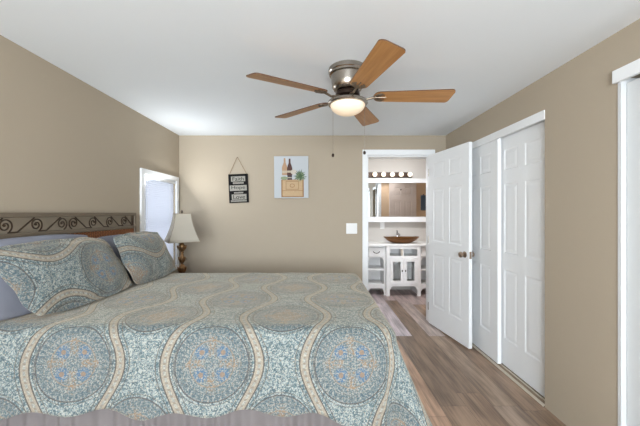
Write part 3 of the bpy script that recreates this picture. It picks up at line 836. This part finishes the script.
# ------------------------------------------------------------------ bathroom
# vanity: centre cabinet with glass doors, side cabinets with drawer and open shelves
VY = 4.98; VT = .805                                  # front of the centre unit, cabinet height
def arch_rail(x0, x1, z0, z1, y0, y1, r=.05, n=6):
    """apron board with rounded lower corners"""
    pts = [(x0, z1), (x0, z0)]
    pts += [(x0+.012+r-r*math.cos(a), z0+r*math.sin(a)) for a in [PI/2*k/n for k in range(n+1)]]
    pts += [(x1-.012-r+r*math.sin(a), z0+r*math.cos(a)) for a in [PI/2*k/n for k in range(n+1)]]
    pts += [(x1, z0), (x1, z1)]
    bm = prism([(x, z) for x, z in pts], 0, y1-y0)
    bmesh.ops.transform(bm, matrix=Matrix.Translation((0, y1, 0)) @ Matrix.Rotation(PI/2, 4, 'X'), verts=bm.verts[:])
    return bm
vx = 317; cxm = (403.6-317)/312*VY
va = thing('vanity_cabinet', 'white centre vanity cabinet with two glass doors under the sink', 'cabinet', (cxm, VY, 0))
hwv, dp = .272, .43
bm = bmesh.new()
bx(bm, -hwv+.001, -hwv+.018, .002, dp, .0, VT-.001); bx(bm, hwv-.018, hwv-.001, .002, dp, .0, VT-.001); bx(bm, -hwv+.018, hwv-.018, dp-.012, dp, .0+.16, VT); bx(bm, -hwv+.018, hwv-.018, .022, dp-.012, .165, .183); bx(bm, -hwv+.018, hwv-.018, .022, dp-.012, .615, .633); bx(bm, -.012, .012, .022, .2, .633, .79)
obj('carcass', bm, M['cab'], va)
bm = bmesh.new()
for a, b, c_, d_ in ((-hwv, -hwv+.052, .0, VT), (hwv-.052, hwv, .0, VT), (-hwv+.052, hwv-.052, .755, VT), (-hwv+.052, hwv-.052, .605, .645)): bx(bm, a, b, 0, .02, c_, d_)
obj('face_frame', bm, M['cab'], va)
bm = arch_rail(-hwv+.0525, hwv-.0525, .11, .198, .001, .019, .05); obj('apron', bm, M['cab'], va)
obj('cubby_divider', bbox(-.032, -.004, .01, .05, .646, .754), M['cream'], va)
for sgn in (-1, 1):
    x0, x1 = (-hwv+.054, -.002) if sgn < 0 else (.002, hwv-.054)
    bm = bmesh.new(); z0, z1 = .201, .602; fr = .048
    for a, b, c_, d_ in ((x0, x0+fr, z0, z1), (x1-fr, x1, z0, z1), (x0+fr, x1-fr, z0, z0+fr), (x0+fr, x1-fr, z1-fr, z1)): bx(bm, a, b, -.016, .002, c_, d_)
    dd = obj('door', bm, M['cab'], va)
    obj('glass_panel', bbox(x0+fr-.004, x1-fr+.004, -.008, -.004, z0+fr-.004, z1-fr+.004), M['glass'], dd)
    obj('knob', lathe([(0, -.012), (.009, -.012), (.011, 0), (.009, .012), (0, .012)], 12, cx=-sgn*-.026, cy=-.026, zb=.41), M['dark'], dd, True)
def side_cabinet(x0, x1, label):
    o = thing('side_cabinet', label, 'cabinet', ((x0+x1)/2, VY+.06, 0), 0, 'side cabinets of the vanity')
    h = (x1-x0)/2; dp = .37
    bm = bmesh.new(); bx(bm, -h+.001, -h+.016, .002, dp, .07, VT-.001); bx(bm, h-.016, h-.001, .002, dp, .07, VT-.001); bx(bm, -h+.016, h-.016, dp-.012, dp, .07, VT-.001)
    obj('carcass', bm, M['cab'], o)
    for z in (.16, .40): obj('shelf', bbox(-h+.0225, h-.0225, .004, dp-.013, z, z+.022), M['cab'], o)
    obj('shelf_arch', arch_rail(-h+.0225, h-.0225, .565, .622, .001, .017, .045), M['cab'], o)
    obj('apron', arch_rail(-h+.0225, h-.0225, .07, .158, .001, .017, .045), M['cab'], o)
    bm = bmesh.new(); bx(bm, -h, -h+.022, 0, .018, .0, VT); bx(bm, h-.022, h, 0, .018, 0, VT); bx(bm, -h+.022, h-.022, 0, .018, .775, VT)
    obj('face_frame', bm, M['cab'], o)
    d = obj('drawer', bbox(-h+.026, h-.026, -.012, .3, .626, .771, .003), M['cab'], o)
    bm = tube([(-.048, -.012, .71), (-.048, -.03, .705), (-.03, -.034, .69), (0, -.036, .683), (.03, -.034, .69), (.048, -.03, .705), (.048, -.012, .71)], .006, n=8)
    obj('drawer_pull', bm, M['dark'], d, True)
    return o
xl1 = cxm-hwv-.004; xr0 = cxm+hwv+.004
side_cabinet(xl1-.30, xl1, 'white side cabinet with drawer and open shelves left of glass-door vanity')
side_cabinet(xr0, xr0+.30, 'white side cabinet right of glass-door vanity, mostly hidden by the open door')
ct = bbox(xl1-.31, xr0+.31, VY-.02, BYB-.002, VT, VT+.03, .005)
tag(obj('countertop', ct, M['counter']), 'white vanity countertop under the brown vessel sink', 'countertop')
# sink: boat-shaped vessel
zt = VT+.03
sx_ = (401.5-317)/312*5.12; 
prof = [(0, 0), (.10, 0), (.17, .012), (.235, .045), (.285, .085), (.295, .098), (.285, .096), (.22, .055), (.15, .028), (0, .02)]
sk = tag(obj('vessel_sink', lathe(prof, 40, sy=.58), M['copper'], None, True, (sx_, 5.13, zt)), 'brown boat-shaped vessel sink standing on the white countertop', 'sink')
for v in sk.data.vertices:                            # tips rise a little
    v.co.z += .10*max(0, abs(v.co.x)-.20)
# faucet
fa = thing('faucet', 'chrome faucet rising behind the brown vessel sink', 'faucet', ((397.5-317)/312*5.33, 5.345, zt))
obj('base', lathe([(0, 0), (.026, 0), (.026, .01), (.018, .02), (.016, .135), (.018, .15), (0, .155)], 18), M['chrome'], fa, True)
obj('spout', tube([(0, 0, .13), (.004, -.04, .145), (.006, -.10, .14), (.007, -.125, .125)], .011, n=10), M['chrome'], fa, True)
obj('lever', tube([(0, 0, .155), (0, .002, .175), (-.012, -.03, .20)], [.008, .007, .005], n=8), M['dark'], fa, True)
# ledge, mirror, upper rail
MZ0, MZ1 = 1.268, 1.853
mi = thing('wall_mirror', 'wide white framed bathroom mirror between light bar and ledge', 'mirror', (1.55, BYB-.001, 1.56))
obj('mirror_glass', bbox(.56-1.55, 2.45-1.55, -.012, -.002, MZ0-1.56, MZ1-1.56), M['mirror'], mi)
bm = bmesh.new(); bx(bm, .56-1.55, 2.5-1.55, -.03, -.001, MZ1-1.56, 1.925-1.56); bx(bm, 2.44-1.55, 2.5-1.55, -.03, -.001, MZ0-1.56, MZ1-1.56)
bx(bm, .56-1.55, 2.5-1.55, -.045, -.001, 1.905-1.56, 1.925-1.56)
obj('frame', bm, M['whitetrim'], mi)
bm = bbox(.56, 2.5, BYB-.13, BYB-.001, 1.175, 1.262, .004); tag(obj('wall_ledge', bm, M['whitetrim']), 'thick white ledge running under the bathroom mirror', 'shelf')
# outlet
ol = thing('outlet', 'white outlet plate on the bathroom wall under the ledge', 'outlet', ((382.3-317)/312*BYB, BYB-.001, 1.115))
obj('plate', bbox(-.038, .038, -.006, 0, -.06, .06, .002), M['plate'], ol)
for z in (-.028, .028): obj('socket', bbox(-.017, .017, -.009, -.006, z-.014, z+.014, .002), M['plate'], ol)
# vanity light
bxs = [(p-317)/312*5.30 for p in (366.3, 375.2, 384.0, 392.8, 401.7, 410.6)]; bz = H+(213-174.2)/312*5.30
vl = thing('vanity_light', 'dark bar wall light with a row of lit globe bulbs above mirror', 'light fixture', ((bxs[0]+bxs[-1])/2, BYB-.001, bz)); c0 = (bxs[0]+bxs[-1])/2
obj('bar', bbox(bxs[0]-.06-c0, bxs[-1]+.055-c0, -.04, 0, -.045, .045, .004), M['dark'], vl)
for b_ in bxs:
    b = bmesh.new(); bmesh.ops.create_uvsphere(b, u_segments=20, v_segments=14, radius=.040); bmesh.ops.translate(b, vec=(b_-c0, -.10, 0), verts=b.verts[:])
    o = obj('bulb', b, M['bulb'], vl, True)
    b = lathe([(0, 0), (.024, 0), (.024, .026), (0, .026)], 14); bmesh.ops.transform(b, matrix=Matrix.Translation((b_-c0, -.04, 0)) @ Matrix.Rotation(PI/2, 4, 'X'), verts=b.verts[:])
    obj('socket', b, M['dark'], vl, True)
# what the mirror shows: panel door and towel on the near wall of the bathroom
yb = YB+T+.012
d6 = struct('door_6', six_panel(.60, 2.0, .03), M['bathdoor'], (2.20, yb+.034, .012), PI, 'greige panel door seen in the bathroom mirror')
bm = bmesh.new(); tube([(0, 0, 0), (0, .03, 0), (0, .04, .02)], .008, bm, 8)
tag(obj('robe_hook', bm, M['dark'], None, True, (1.85, yb+.036, 1.84)), 'dark robe hook on the panel door seen in the mirror', 'hook')
bm = bmesh.new(); NX, NZ = 24, 12; g = []
for i in range(NX+1):
    u = i/NX
    g.append([bm.verts.new((-.06+.12*u, .022+.012*math.sin(u*PI*5), .16-.34*j/NZ+(-.02*abs(u-.5) if j == 0 else 0))) for j in range(NZ+1)])
for i in range(NX):
    for j in range(NZ): bm.faces.new([g[i][j], g[i+1][j], g[i+1][j+1], g[i][j+1]])
tw = obj('towel', bm, M['towel'], None, 'all', (2.36, yb, 1.57)); so = tw.modifiers.new('thick', 'SOLIDIFY'); so.thickness = .008
tag(tw, 'slate blue hand towel hanging, seen at the mirror edge', 'towel')
tag(obj('towel_hook', tube([(2.36, yb, 1.74), (2.36, yb+.035, 1.735), (2.36, yb+.04, 1.75)], .006), M['dark'], None, True), 'small dark hook holding the slate blue towel', 'hook')
